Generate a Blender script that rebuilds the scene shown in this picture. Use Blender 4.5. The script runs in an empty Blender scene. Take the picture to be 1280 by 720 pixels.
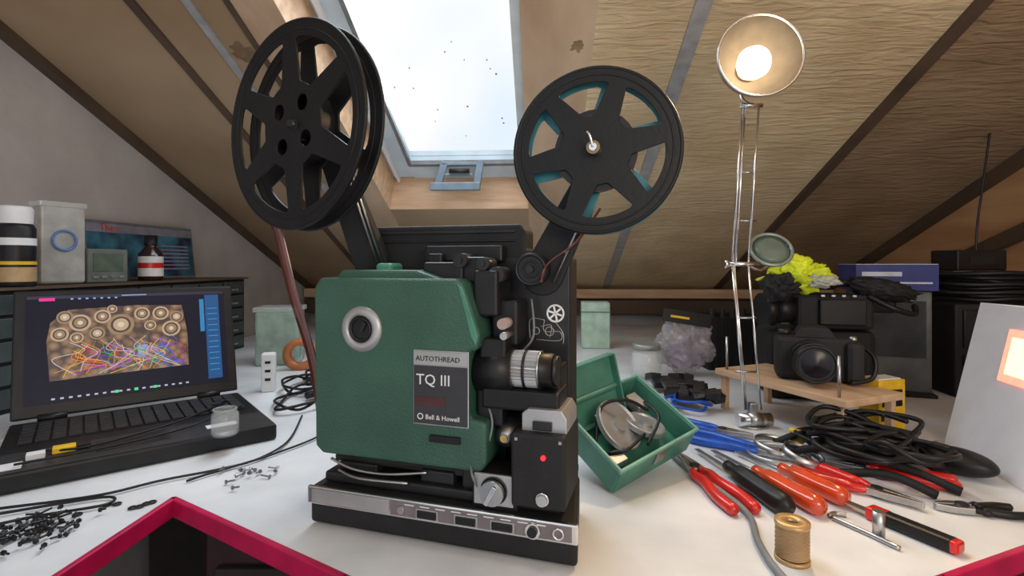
import bpy, bmesh, math, random
from mathutils import Vector, Matrix, Euler, noise
random.seed(4)
C=bpy.context
rad=math.radians
# ---------------------------------------------------------------- materials
def M(name,col,rough=.5,metal=0.,var=.15,scale=30.,bump=0.,bscale=None,emis=None,es=1.,trans=0.,alpha=1.,coat=0.,col2=None,stretch=None,detail=4.,spec=.5,lo=.35,hi=.65):
    m=bpy.data.materials.new(name); m.use_nodes=True
    nt=m.node_tree; N=nt.nodes; L=nt.links; b=N['Principled BSDF']
    b.inputs['Roughness'].default_value=rough; b.inputs['Metallic'].default_value=metal
    b.inputs['Specular IOR Level'].default_value=spec
    tc=N.new('ShaderNodeTexCoord'); mp=N.new('ShaderNodeMapping'); L.new(tc.outputs['Object'],mp.inputs[0])
    if stretch: mp.inputs['Scale'].default_value=stretch
    nz=N.new('ShaderNodeTexNoise'); nz.inputs['Scale'].default_value=scale; nz.inputs['Detail'].default_value=detail
    L.new(mp.outputs[0],nz.inputs['Vector'])
    rp=N.new('ShaderNodeValToRGB'); rp.color_ramp.elements[0].position=lo; rp.color_ramp.elements[1].position=hi
    c2=col2 if col2 else tuple(min(1,c*(1+var)) for c in col)
    c1=col if col2 else tuple(c*(1-var) for c in col)
    rp.color_ramp.elements[0].color=(*c1,1); rp.color_ramp.elements[1].color=(*c2,1)
    L.new(nz.outputs['Fac'],rp.inputs['Fac']); L.new(rp.outputs['Color'],b.inputs['Base Color'])
    if bump:
        n2=N.new('ShaderNodeTexNoise'); n2.inputs['Scale'].default_value=bscale or scale*4; n2.inputs['Detail'].default_value=3
        L.new(mp.outputs[0],n2.inputs['Vector'])
        bp=N.new('ShaderNodeBump'); bp.inputs['Strength'].default_value=bump; bp.inputs['Distance'].default_value=.003
        L.new(n2.outputs['Fac'],bp.inputs['Height']); L.new(bp.outputs[0],b.inputs['Normal'])
    if emis: b.inputs['Emission Color'].default_value=(*emis,1); b.inputs['Emission Strength'].default_value=es
    b.inputs['Transmission Weight'].default_value=trans; b.inputs['Alpha'].default_value=alpha
    b.inputs['Coat Weight'].default_value=coat
    return m
def paper(name,c1,c2):
    m=M(name,c1,.75,col2=c2,scale=5)
    nt=m.node_tree;N=nt.nodes;L=nt.links;b=N['Principled BSDF']
    tc=N.new('ShaderNodeTexCoord'); mp=N.new('ShaderNodeMapping'); mp.inputs['Scale'].default_value=(9,50,12)
    L.new(tc.outputs['Object'],mp.inputs[0])
    nz=N.new('ShaderNodeTexNoise'); nz.inputs['Scale'].default_value=1.5; nz.inputs['Detail'].default_value=4; nz.inputs['Distortion'].default_value=.8
    L.new(mp.outputs[0],nz.inputs['Vector'])
    bp=N.new('ShaderNodeBump'); bp.inputs['Strength'].default_value=.75; bp.inputs['Distance'].default_value=.011
    L.new(nz.outputs['Fac'],bp.inputs['Height']); L.new(bp.outputs[0],b.inputs['Normal'])
    return m
m_black=M('black_plastic',(.009,.009,.011),.42,var=.3,spec=.35)
m_matte=M('black_matte',(.013,.013,.015),.65,bump=.2,bscale=400,spec=.35)
m_dark=M('dark_metal',(.03,.03,.033),.4,metal=.5,spec=.4)
m_reel=M('reel_black',(.006,.0065,.008),.5,bump=.15,bscale=200,spec=.3)
m_teal=M('reel_teal',(.02,.15,.19),.45)
m_chrome=M('chrome',(.75,.75,.76),.18,metal=1,var=.05)
m_steel=M('steel',(.45,.45,.46),.35,metal=1)
m_green=M('green_enamel',(.030,.095,.066),.5,var=.12,scale=14,bump=.4,bscale=450,coat=.1)
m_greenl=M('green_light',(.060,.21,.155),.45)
m_silver=M('silver_panel',(.42,.42,.43),.4,metal=.6,var=.1)
m_white=M('white_plastic',(.75,.76,.78),.45,var=.05)
m_grey=M('grey_plastic',(.18,.19,.2),.5)
m_paper=M('white_card',(.74,.77,.86),.7,var=.03)
m_red=M('red_plastic',(.6,.015,.012),.3,coat=.4)
m_orange=M('orange_plastic',(.85,.09,.02),.2,coat=.6,trans=.35)
m_blue=M('blue_plastic',(.01,.08,.45),.35)
m_yellow=M('yellow_plastic',(.8,.5,.02),.5)
m_mag=M('magenta_edge',(.46,.006,.07),.4)
m_led=M('led_red',(1,.02,.02),.4,emis=(1,.01,.02),es=3)
m_brass=M('brass_wire',(.55,.36,.16),.4,metal=.5,scale=80)
m_film=M('film_stock',(.12,.025,.018),.2,coat=.6)
m_glass=M('clear_plastic',(.85,.9,.9),.08,alpha=.28,var=.03)
m_gplast=M('green_clear_plastic',(.45,.6,.5),.25,alpha=.6)
m_plaster=M('plaster_grey',(.44,.42,.42),.9,col2=(.56,.54,.54),scale=5,bump=.35,bscale=40)
m_panel=M('ceiling_board',(.30,.20,.115),.7,col2=(.42,.30,.19),scale=2.2,bump=.15,bscale=30)
m_panel2=M('stained_plank',(.46,.31,.20),.7,col2=(.62,.46,.32),scale=3,stretch=(3,1,1))
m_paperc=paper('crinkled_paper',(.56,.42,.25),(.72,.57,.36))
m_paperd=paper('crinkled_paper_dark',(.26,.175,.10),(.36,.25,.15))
m_ply=M('plywood',(.46,.24,.11),.6,col2=(.60,.35,.18),scale=3,stretch=(1,1,6))
m_wood=M('pine_wood',(.50,.31,.18),.6,col2=(.64,.44,.29),scale=5,stretch=(1,8,8))
m_darkw=M('dark_wood',(.07,.045,.03),.7,col2=(.11,.07,.045),scale=6)
m_stain=M('water_stain',(.13,.07,.03),.8,col2=(.30,.19,.11),scale=40,alpha=.5)
m_tape=M('grey_strip',(.38,.38,.39),.5,metal=.2)
m_frame=M('window_paint',(.55,.66,.74),.45,var=.1,scale=10)
m_latch=M('latch_blue_grey',(.15,.20,.25),.45,metal=.2)
m_floor=M('floor_dark',(.03,.02,.02),.8)
m_desk=M('desk_laminate',(.62,.65,.69),.36,col2=(.78,.80,.83),scale=9,bump=.04,bscale=200,detail=8)
# ---------------------------------------------------------------- mesh helpers
def link(o,parent=None):
    C.scene.collection.objects.link(o)
    if parent: o.parent=parent
    return o
def grp(name,loc=(0,0,0),rot=(0,0,0)):
    e=bpy.data.objects.new(name,None); e.empty_display_size=.02
    e.location=loc; e.rotation_euler=rot; return link(e)
def sub(parent,name,loc=(0,0,0),rot=(0,0,0)):
    e=bpy.data.objects.new(name,None); e.location=loc; e.rotation_euler=rot; return link(e,parent)
def mk(parent,name,verts,faces,mat,smooth=False,loc=(0,0,0),rot=(0,0,0)):
    me=bpy.data.meshes.new(name); me.from_pydata([tuple(v) for v in verts],[],faces); me.validate()
    bm=bmesh.new(); bm.from_mesh(me); bmesh.ops.recalc_face_normals(bm,faces=bm.faces); bm.to_mesh(me); bm.free()
    me.materials.append(mat)
    if smooth:
        for p in me.polygons: p.use_smooth=True
    o=bpy.data.objects.new(name,me); o.location=loc; o.rotation_euler=rot
    return link(o,parent)
def frombm(parent,name,bm,mat,smooth=False,loc=(0,0,0),rot=(0,0,0)):
    bmesh.ops.recalc_face_normals(bm,faces=bm.faces)
    me=bpy.data.meshes.new(name); bm.to_mesh(me); bm.free(); me.materials.append(mat)
    if smooth:
        for p in me.polygons: p.use_smooth=True
    o=bpy.data.objects.new(name,me); o.location=loc; o.rotation_euler=rot
    return link(o,parent)
def boxes(parent,name,lst,mat,bevel=0.,loc=(0,0,0),rot=(0,0,0)):
    bm=bmesh.new()
    for it in lst:
        c,s=it[0],it[1]
        r=bmesh.ops.create_cube(bm,size=1.)
        mt=Matrix.Translation(c)
        if len(it)>2: mt=mt@Euler(it[2]).to_matrix().to_4x4()
        mt=mt@Matrix.Diagonal((s[0],s[1],s[2],1))
        bmesh.ops.transform(bm,matrix=mt,verts=r['verts'])
    if bevel: bmesh.ops.bevel(bm,geom=list(bm.edges),offset=bevel,segments=2,affect='EDGES',profile=.5)
    return frombm(parent,name,bm,mat,loc=loc,rot=rot)
def box(parent,name,c,s,mat,bevel=0.,rot=(0,0,0)):
    return boxes(parent,name,[((0,0,0),s)],mat,bevel,loc=c,rot=rot)
def prism(parent,name,pts,d0,d1,mat,bevel=0.,axis='Y',segs=2):
    bm=bmesh.new()
    f=(lambda a,b,d:(a,d,b)) if axis=='Y' else ((lambda a,b,d:(a,b,d)) if axis=='Z' else (lambda a,b,d:(d,a,b)))
    v0=[bm.verts.new(f(a,b,d0)) for a,b in pts]; v1=[bm.verts.new(f(a,b,d1)) for a,b in pts]
    n=len(pts); bm.faces.new(v0); bm.faces.new(v1)
    for i in range(n): bm.faces.new((v0[i],v0[(i+1)%n],v1[(i+1)%n],v1[i]))
    bmesh.ops.recalc_face_normals(bm,faces=bm.faces)
    if bevel: bmesh.ops.bevel(bm,geom=list(bm.edges),offset=bevel,segments=segs,affect='EDGES',profile=.5)
    return frombm(parent,name,bm,mat)
def sweep_data(pts,r,seg=8,close=False):
    P=[Vector(p) for p in pts]; n=len(P)
    R=r if isinstance(r,(list,tuple)) else [r]*n
    V=[];F=[]; up=None
    for i in range(n):
        if close: t=(P[(i+1)%n]-P[i-1])
        else: t=(P[min(i+1,n-1)]-P[max(i-1,0)])
        t=t.normalized() if t.length>1e-9 else Vector((0,0,1))
        if up is None:
            up=Vector((0,0,1)) if abs(t.z)<.9 else Vector((1,0,0))
        a=(up-t*up.dot(t)).normalized(); b=t.cross(a); up=a
        for k in range(seg):
            th=2*math.pi*k/seg; V.append(P[i]+(a*math.cos(th)+b*math.sin(th))*R[i])
    m=n if close else n-1
    for i in range(m):
        for k in range(seg):
            j=(i+1)%n
            F.append((i*seg+k,i*seg+(k+1)%seg,j*seg+(k+1)%seg,j*seg+k))
    if not close: F.append(tuple(range(seg))); F.append(tuple((n-1)*seg+k for k in range(seg)))
    return V,F
def cr(pts,k=8):
    P=[Vector(p) for p in pts]; out=[]
    for i in range(len(P)-1):
        p0=P[max(i-1,0)];p1=P[i];p2=P[i+1];p3=P[min(i+2,len(P)-1)]
        for j in range(k):
            t=j/k
            out.append(.5*((2*p1)+(-p0+p2)*t+(2*p0-5*p1+4*p2-p3)*t*t+(-p0+3*p1-3*p2+p3)*t**3))
    out.append(P[-1]); return out
def tube(parent,name,pts,r,mat,smooth=True,seg=8,k=8):
    p=cr(pts,k) if smooth and len(pts)>2 else pts
    V,F=sweep_data(p,r,seg); return mk(parent,name,V,F,mat,True)
def tubes(parent,name,lst,r,mat,seg=6,k=6):
    V=[];F=[]
    for pts in lst:
        v,f=sweep_data(cr(pts,k) if len(pts)>2 else pts,r,seg); o=len(V); V+=v; F+=[tuple(i+o for i in q) for q in f]
    return mk(parent,name,V,F,mat,True)
def cyl(parent,name,p1,p2,r1,mat,r2=None,seg=32):
    p1=Vector(p1);p2=Vector(p2); r2=r1 if r2 is None else r2
    V,F=sweep_data([p1,p2],[r1,r2],seg)
    o=mk(parent,name,V,F,mat,False)
    for p in o.data.polygons: p.use_smooth=len(p.vertices)==4
    return o
def lathe(parent,name,prof,mat,loc=(0,0,0),rot=(0,0,0),seg=40,smooth=True):
    V=[];F=[]; n=len(prof)
    for r,z in prof:
        for k in range(seg):
            a=2*math.pi*k/seg; V.append((max(r,1e-5)*math.cos(a),max(r,1e-5)*math.sin(a),z))
    for i in range(n-1):
        for k in range(seg): F.append((i*seg+k,i*seg+(k+1)%seg,(i+1)*seg+(k+1)%seg,(i+1)*seg+k))
    return mk(parent,name,V,F,mat,smooth,loc,rot)
def ring(parent,name,c,R,r,mat,normal='Y',seg=36,rot=(0,0,0)):
    pts=[]
    for k in range(seg):
        a=2*math.pi*k/seg; x,y=R*math.cos(a),R*math.sin(a)
        pts.append({'Y':(x,0,y),'Z':(x,y,0),'X':(0,x,y)}[normal])
    V,F=sweep_data(pts,r,8,True); return mk(parent,name,V,F,mat,True,loc=c,rot=rot)
def blob(parent,name,c,s,mat,amp=.3,freq=3.,sub=4,seed=0.,rot=(0,0,0)):
    bm=bmesh.new(); bmesh.ops.create_icosphere(bm,subdivisions=sub,radius=1)
    for v in bm.verts:
        d=noise.noise(v.co*freq+Vector((seed,seed*2,0))); d2=noise.noise(v.co*freq*2.7+Vector((seed,0,3)))
        v.co*=1+amp*d+amp*.5*d2
        v.co=Vector((v.co.x*s[0],v.co.y*s[1],v.co.z*s[2]))
    return frombm(parent,name,bm,mat,True,c,rot)
def tomesh(o,parent,name,mat,loc,rot):
    C.scene.collection.objects.link(o)
    dg=C.evaluated_depsgraph_get(); dg.update()
    me=bpy.data.meshes.new_from_object(o.evaluated_get(dg)); bpy.data.objects.remove(o)
    me.materials.clear(); me.materials.append(mat)
    n=bpy.data.objects.new(name,me); n.location=loc; n.rotation_euler=rot
    return link(n,parent)
def text(parent,name,s,size,loc,mat,rot=(rad(90),0,0),ext=.0003):
    cu=bpy.data.curves.new(name,'FONT'); cu.body=s; cu.size=size; cu.extrude=ext; cu.resolution_u=2
    return tomesh(bpy.data.objects.new(name+'_c',cu),parent,name,mat,loc,rot)
def plate(parent,name,loops,ext,mat,loc,rot,bev=0.):
    cu=bpy.data.curves.new(name,'CURVE'); cu.dimensions='2D'; cu.fill_mode='BOTH'; cu.extrude=ext; cu.bevel_depth=bev; cu.bevel_resolution=1
    for lp in loops:
        sp=cu.splines.new('POLY'); sp.points.add(len(lp)-1); sp.use_cyclic_u=True
        for p,q in zip(sp.points,lp): p.co=(q[0],q[1],0,1)
    return tomesh(bpy.data.objects.new(name+'_c',cu),parent,name,mat,loc,rot)
def circ(r,n=64,c=(0,0)): return [(c[0]+r*math.cos(2*math.pi*i/n),c[1]+r*math.sin(2*math.pi*i/n)) for i in range(n)]
# ---------------------------------------------------------------- room
SK=.055
def R(rx,ry,z): 
    return (rx*.9985+ry*SK, -rx*SK+ry*.9985, z)
ROOM=(0,0,-math.atan(SK))
Zc=lambda ry,d=0.: 2.038-.42*ry+d
YB=2.67; XL=-1.22; XR=1.43
def rmesh(name,verts,faces,mats):
    o=mk(None,name,verts,faces,mats); o.rotation_euler=ROOM; return o
OL,OR_,OB,OT=-.556,-.043,1.87,.40
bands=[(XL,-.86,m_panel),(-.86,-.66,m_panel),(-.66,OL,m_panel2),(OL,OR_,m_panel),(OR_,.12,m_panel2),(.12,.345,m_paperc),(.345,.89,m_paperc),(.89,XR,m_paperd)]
V=[];F=[];mi=[]
for bi,(a,b,m) in enumerate(bands):
    rng=[(-.8,YB)]
    if a==OL: rng=[(-.8,OT),(OB,YB)]
    for y0,y1 in rng:
        n=len(V); V+=[(a,y0,Zc(y0)),(b,y0,Zc(y0)),(b,y1,Zc(y1)),(a,y1,Zc(y1))]; F.append((n,n+1,n+2,n+3)); mi.append(bi)
me=bpy.data.meshes.new('ceiling'); me.from_pydata(V,[],F)
for a,b,m in bands: me.materials.append(m)
for p,i in zip(me.polygons,mi): p.material_index=i
o=bpy.data.objects.new('ceiling',me); link(o); o.rotation_euler=ROOM
def stain(name,cx,cy,r,seed):
    V=[(cx,cy,Zc(cy)-.002)];n=40
    for k in range(n):
        a=2*math.pi*k/n; rr=r*(1+.9*noise.noise(Vector((math.cos(a)*1.6+seed,math.sin(a)*1.6,seed))))
        y=cy+rr*.9*math.sin(a); V.append((cx+rr*math.cos(a),y,Zc(y)-.002))
    q=mk(o,name,V,[(0,k+1,(k+1)%n+1) for k in range(n)],m_stain)
stain('stain_a',-.70,1.17,.030,2.); stain('stain_b',.085,1.17,.016,7.)
rmesh('wall_left',[(XL,-.8,0),(XL,YB,0),(XL,YB,Zc(YB)),(XL,-.8,Zc(-.8))],[(0,1,2,3)],m_plaster)
rmesh('wall_right',[(XR,-.8,0),(XR,YB,0),(XR,YB,Zc(YB)),(XR,-.8,Zc(-.8))],[(0,1,2,3)],m_ply)
rmesh('wall_back',[(XL,YB,0),(XR,YB,0),(XR,YB,Zc(YB)),(XL,YB,Zc(YB))],[(0,1,2,3)],m_plaster)
rmesh('floor',[(XL,-.8,0),(XR,-.8,0),(XR,YB,0),(XL,YB,0)],[(0,1,2,3)],m_floor)
sl=math.atan(.42)
tn=[0]
def bar(rx,w,t,mat,y0=-.8,y1=YB-.01,dz=0.):
    tn[0]+=1
    V=[]
    for y in (y0,y1):
        for x,z in((rx-w/2,0),(rx+w/2,0),(rx+w/2,-t),(rx-w/2,-t)): V.append((x,y,Zc(y)+z+dz))
    return rmesh('trim_%d'%tn[0],V,[(0,1,2,3),(4,5,6,7),(0,1,5,4),(1,2,6,5),(2,3,7,6),(3,0,4,7)],mat)
bar(.335,.034,.006,m_tape)
bar(.89,.03,.012,m_darkw)
bar(-.86,.02,.008,m_darkw)
bar(-.655,.012,.006,m_darkw)
bar(-1.205,.03,.02,m_darkw)
bar(-.74,.02,.006,m_tape)
bar(1.41,.04,.03,m_darkw)
def hb(y0,y1,z0,z1,mat,x0=XL+.01,x1=XR-.01):
    tn[0]+=1
    o=boxes(None,'trim_%d'%tn[0],[(((x0+x1)/2,(y0+y1)/2,(z0+z1)/2),(x1-x0,y1-y0,z1-z0))],mat,.003); o.rotation_euler=ROOM
hb(YB-.11,YB-.06,.88,.925,m_wood)
hb(YB-.10,YB-.04,.80,.87,m_darkw)
# skylight
g=.15
w=grp('window_1',rot=ROOM)
mk(w,'reveal',[(OL,OB,Zc(OB)),(OR_,OB,Zc(OB)),(OR_-.004,OB+.01,Zc(OB+.01,g)),(OL+.02,OB+.01,Zc(OB+.01,g)),
  (OL,OT,Zc(OT)),(OL+.02,OT,Zc(OT,g)),(OR_,OT,Zc(OT)),(OR_-.004,OT,Zc(OT,g))],[(0,1,2,3),(0,3,5,4),(1,6,7,2),(4,5,7,6)],m_wood)
GL,GR,GB=-.465,-.072,1.80
def slab(p,name,x0,x1,y0,y1,d0,d1,mat):
    V=[]
    for y in(y0,y1):
        for x,d in((x0,d0),(x1,d0),(x1,d1),(x0,d1)): V.append((x,y,Zc(y,d)))
    return mk(p,name,V,[(0,1,2,3),(4,5,6,7),(0,1,5,4),(1,2,6,5),(2,3,7,6),(3,0,4,7)],mat)
slab(w,'sash_left',OL+.01,GL,OT,OB,g-.03,g+.02,m_frame)
slab(w,'sash_right',GR,OR_,OT,OB,g-.03,g+.02,m_frame)
slab(w,'sash_bottom',GL,GR,GB,OB+.01,g-.03,g+.02,m_frame)
slab(w,'sash_top',GL,GR,OT,OT+.05,g-.03,g+.02,m_frame)
slab(w,'gasket_left',GL-.004,GL+.008,OT,GB,g-.034,g-.02,m_grey)
slab(w,'gasket_bottom',GL,GR,GB-.01,GB+.004,g-.034,g-.02,m_grey)
slab(w,'inner_lip',OL+.03,OL+.04,OT,OB,g-.05,g-.03,m_white)
mg=bpy.data.materials.new('window_glass'); mg.use_nodes=True; nt=mg.node_tree; nt.nodes.clear()
ou=nt.nodes.new('ShaderNodeOutputMaterial'); mx=nt.nodes.new('ShaderNodeMixShader'); t1=nt.nodes.new('ShaderNodeBsdfTransparent'); g1=nt.nodes.new('ShaderNodeBsdfGlossy')
g1.inputs['Roughness'].default_value=.05; mx.inputs[0].default_value=.03; nt.links.new(t1.outputs[0],mx.inputs[1]); nt.links.new(g1.outputs[0],mx.inputs[2]); nt.links.new(mx.outputs[0],ou.inputs[0])
slab(w,'pane',GL,GR,OT+.05,GB,g,g+.004,mg)
sp=[]
for i in range(24):
    x=random.uniform(GL+.02,GR-.02); y=random.uniform(1.0,GB-.02); s=random.uniform(.002,.0055)
    sp.append(((x,y,Zc(y,g+.008)),(s,s*1.3,.003)))
boxes(w,'leaf_specks',sp,m_darkw)
lt=sub(w,'latch',(-.285,1.775,Zc(1.79,g-.075)))
boxes(lt,'bracket',[((-.062,0,.0),(.026,.012,.10),(0,.30,0)),((.070,0,.0),(.026,.012,.10),(0,.16,0)),((.005,.0,.038),(.13,.012,.012)),((-.01,-.010,-.042),(.175,.018,.028)),((0,0,.0),(.10,.008,.010))],m_latch,.003)
cyl(lt,'catch',(-.03,-.012,.012),(.04,-.012,.012),.008,m_dark)
# ---------------------------------------------------------------- desk
ZD=.75
front=[(-.455,-.3),(-.4346,.6575),(-.161,.492),(.02,.383),(.065,.362),(.12,.377),(.415,.492),(1.36,.86)]
dp=[R(XL+.01,-.3,0)[:2]]+front+[R(XR-.01,YB-.12,0)[:2],R(XL+.01,YB-.12,0)[:2]]
dk=grp('workbench')
prism(dk,'top',dp,ZD-.022,ZD,m_desk,axis='Z')
for i in range(len(front)-1):
    a=Vector(front[i]);b=Vector(front[i+1]);d=b-a
    if i==0: a.y=.0; d=b-a
    box(dk,'edge_%d'%i,((a.x+b.x)/2,(a.y+b.y)/2,ZD-.011),(d.length+.005,.008,.023),m_mag,.0015,rot=(0,0,math.atan2(d.y,d.x)))
box(dk,'back_panel',(.1,1.35,.36),(2.1,.02,.71),m_floor)
boxes(dk,'legs',[((-1.05,-.15,.36),(.05,.05,.73)),((-.52,-.2,.36),(.05,.05,.73)),((1.2,1.0,.36),(.05,.05,.73)),((.1,.6,.36),(.05,.05,.73))],m_darkw)
dc=grp('drawer_cabinet',(-.2,.95,0))
box(dc,'body',(0,0,.33),(.5,.4,.66),M('maroon_cabinet',(.03,.006,.009),.5),.004)
boxes(dc,'drawer_fronts',[((0,-.205,.12+.2*i),(.46,.015,.18)) for i in range(3)],m_floor,.003)
boxes(dc,'handles',[((0,-.22,.12+.2*i),(.12,.015,.012)) for i in range(3)],m_dark,.002)
# ---------------------------------------------------------------- projector
pj=grp('film_projector',(-.2325,.59,ZD),(0,0,rad(-17)))
def PJ(lx,ly_,lz_): 
    a=rad(-17); return (-.2325+lx*math.cos(a)-ly_*math.sin(a), .59+lx*math.sin(a)+ly_*math.cos(a), ZD+lz_)
prism(pj,'base',[(0,0),(.31,0),(.292,.12),(.0,.14)],.003,.045,m_matte,.004,axis='Z')
boxes(pj,'feet',[((.02,.02,.002),(.02,.02,.004)),((.29,.02,.002),(.02,.02,.004)),((.02,.12,.002),(.02,.02,.004)),((.275,.10,.002),(.02,.02,.004))],m_black)
box(pj,'base_tray',(.150,.07,.052),(.28,.115,.012),m_dark,.003)
box(pj,'trim_strip',(.155,-.0015,.0365),(.312,.005,.020),m_chrome,.0015)
box(pj,'strip_inlay_left',(.055,-.0043,.0365),(.098,.002,.0145),m_silver,.0004)
box(pj,'strip_inlay_right',(.206,-.0043,.0365),(.198,.002,.0145),M('strip_grey',(.20,.17,.18),.4,metal=.4),.0004)
boxes(pj,'strip_captions',[((.13+.018*i,-.0056,.0425),(.011,.0006,.0009)) for i in range(9)],m_white)
for i,x in enumerate((.151,.195,.2345)):
    box(pj,'rocker_frame_%d'%i,(x,-.0056,.0352),(.026,.002,.0105),m_silver,.0005)
    box(pj,'rocker_%d'%i,(x,-.0068,.0352),(.022,.003,.0078),m_black,.0008)
cyl(pj,'volume_ring',(.2667,-.005,.0365),(.2667,-.009,.0365),.0075,m_chrome)
cyl(pj,'volume_knob',(.2667,-.009,.0365),(.2667,-.012,.0365),.005,m_black)
cyl(pj,'jack',(.1207,-.005,.0365),(.1207,-.008,.0365),.004,m_chrome)
ring(pj,'strip_clamp',(.292,-.006,.0365),.005,.0012,m_chrome)
GP=[(.0,.088),(-.002,.272),(.006,.284),(.178,.284),(.187,.276),(.2055,.224),(.202,.209),(.193,.2065),(.193,.1365),(.2125,.133),(.2125,.09),(.206,.080),(.010,.080)]
prism(pj,'green_cover',GP,.008,.058,m_green,.004,segs=3)
prism(pj,'cover_cap',[(.016,.280),(.165,.280),(.125,.293),(.028,.293)],.02,.076,m_green,.003)
box(pj,'cover_hinge',(.068,.06,.295),(.022,.03,.012),m_greenl,.004)
prism(pj,'cover_edge_painted_light',[(.180,.279),(.1865,.274),(.2035,.224),(.201,.213),(.1955,.223)],.0068,.010,m_greenl,.001)  # lighter green plate paints the light falling on the cover's chamfer
lathe(pj,'port_ring',[(.0155,-.002),(.0155,.003),(.0185,.004),(.0245,.0025),(.0262,-.001)],m_silver,loc=(.0627,.0075,.2265),rot=(rad(90),0,0))
cyl(pj,'port_hole',(.0627,.0065,.2265),(.0627,.012,.2265),.0156,m_black)
ring(pj,'port_inner',(.0627,.0058,.2265),.0125,.0013,m_dark)
box(pj,'port_gear',(.066,.0052,.229),(.005,.003,.012),m_dark,.001,rot=(0,.5,0))
box(pj,'label_frame',(.1612,.0072,.1665),(.0655,.003,.0815),m_steel,.001)
box(pj,'label_head',(.1612,.0056,.1985),(.0625,.002,.0145),m_silver,.0004)
box(pj,'label_body',(.1612,.0056,.159),(.0625,.002,.0625),M('label_black',(.03,.03,.036),.35),.0004)
text(pj,'label_caption','AUTOTHREAD',.0078,(.1325,.0044,.1955),m_black)
text(pj,'label_title','TQ III',.0165,(.133,.0044,.170),m_white)
text(pj,'label_maker','Bell & Howell',.0072,(.144,.0044,.133),m_white)
box(pj,'label_stripe',(.150,.0044,.152),(.035,.0006,.010),M('label_maroon',(.07,.02,.02),.5))
ring(pj,'label_logo',(.138,.0044,.1355),.003,.0006,m_white)
box(pj,'cover_slot',(.166,.0065,.112),(.036,.004,.0075),m_black,.001)
prism(pj,'rear_housing',[(.022,.052),(.022,.342),(.028,.348),(.226,.348),(.232,.340),(.232,.316),(.280,.314),(.287,.306),(.287,.052)],.09,.130,m_matte,.003)
boxes(pj,'housing_ribs',[((.13,.0885,.339),(.18,.003,.003)),((.13,.0885,.328),(.18,.003,.002)),((.256,.0885,.308),(.045,.003,.002))],m_dark,.0008)
box(pj,'front_plate',(.240,.087,.18),(.092,.006,.255),m_dark,.001)
box(pj,'inner_block',(.12,.078,.18),(.19,.024,.22),m_black)
boxes(pj,'film_gate_blocks',[((.15,.06,.291),(.05,.05,.022)),((.185,.062,.293),(.03,.045,.030)),((.205,.05,.268),(.028,.05,.05)),((.222,.06,.235),(.03,.04,.05)),((.215,.045,.205),(.03,.05,.03)),((.16,.08,.312),(.1,.02,.02)),((.128,.07,.300),(.02,.02,.025))],m_black,.003)
for i,(x,z,r) in enumerate(((.215,.288,.009),(.2,.300,.007),(.173,.304,.008))):
    cyl(pj,'roller_%d'%i,(x,.03,z),(x,.06,z),r,m_dark)
    cyl(pj,'roller_cap_%d'%i,(x,.028,z),(x,.03,z),r*.45,m_dark)
cyl(pj,'guide_roller',(.226,.02,.236),(.226,.05,.236),.0058,M('pink_roller',(.4,.30,.28),.35))
cyl(pj,'guide_roller_b',(.229,.015,.224),(.229,.05,.224),.004,m_steel)
cyl(pj,'pulley_wheel',(.248,.055,.294),(.248,.075,.294),.0185,m_black)
ring(pj,'pulley_rim',(.248,.054,.294),.0165,.0018,m_dark)
ring(pj,'pulley_rim_b',(.248,.054,.294),.009,.001,m_dark)
cyl(pj,'pulley_cap',(.248,.05,.294),(.248,.056,.294),.004,m_dark)
ring(pj,'diagram_reel',(.270,.083,.243),.0095,.0012,m_white)
boxes(pj,'diagram_spokes',[((.270,.0835,.243),(.017,.0006,.0022),(0,a,0)) for a in (.3,1.35,2.4)],m_white)
tubes(pj,'diagram_lines',[[(.240,.0835,.212),(.240,.0835,.235),(.257,.0835,.235)],[(.257,.0835,.235),(.257,.0835,.222),(.275,.0835,.222),(.275,.0835,.212),(.247,.0835,.212)],[(.252,.0835,.227),(.265,.0835,.229),(.263,.0835,.214)],[(.270,.0835,.233),(.279,.0835,.22),(.279,.0835,.208)]],.0005,m_silver)
ring(pj,'diagram_dot',(.247,.0835,.222),.004,.0006,m_silver)
ring(pj,'diagram_dot_b',(.263,.0835,.222),.005,.0006,m_silver)
lz,ly=.187,.036
cyl(pj,'lens_barrel_rear',(.195,ly,lz-.004),(.236,ly,lz-.002),.0235,m_black)
cyl(pj,'lens_barrel',(.232,ly,lz),(.279,ly,lz),.0180,m_black)
V,F=sweep_data([(.2325,ly,lz),(.264,ly,lz)],.0198,64)
for i,v in enumerate(V):
    if i%2: v.yz=Vector((ly,lz))+(v.yz-Vector((ly,lz)))*.92
mk(pj,'lens_knurl',V,F,m_silver)
ring(pj,'lens_ring_a',(.2325,ly,lz),.0192,.0012,m_steel,'X'); ring(pj,'lens_ring_b',(.2645,ly,lz),.0192,.0012,m_steel,'X')
ring(pj,'lens_ring_c',(.249,ly,lz),.0196,.0016,m_black,'X')
cyl(pj,'lens_front',(.278,ly,lz),(.284,ly,lz),.016,m_dark)
boxes(pj,'lens_carrier',[((.245,.045,.156),(.085,.05,.022)),((.21,.05,.145),(.03,.05,.04)),((.278,.06,.165),(.014,.04,.05))],m_black,.003)
box(pj,'control_block',(.270,.038,.092),(.056,.078,.074),m_matte,.003)
prism(pj,'metal_bracket',[(.250,.128),(.250,.146),(.256,.151),(.292,.151),(.297,.143),(.297,.128)],.012,.07,m_silver,.001)
boxes(pj,'bracket_hole',[((.272,.0105,.135),(.020,.003,.009))],m_dark,.0005)
cyl(pj,'led',(.276,-.003,.1075),(.276,0,.1075),.0024,m_led)
cyl(pj,'button',(.275,-.006,.066),(.275,0,.066),.0055,m_silver)
ring(pj,'button_ring',(.275,-.002,.066),.006,.001,m_chrome)
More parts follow.
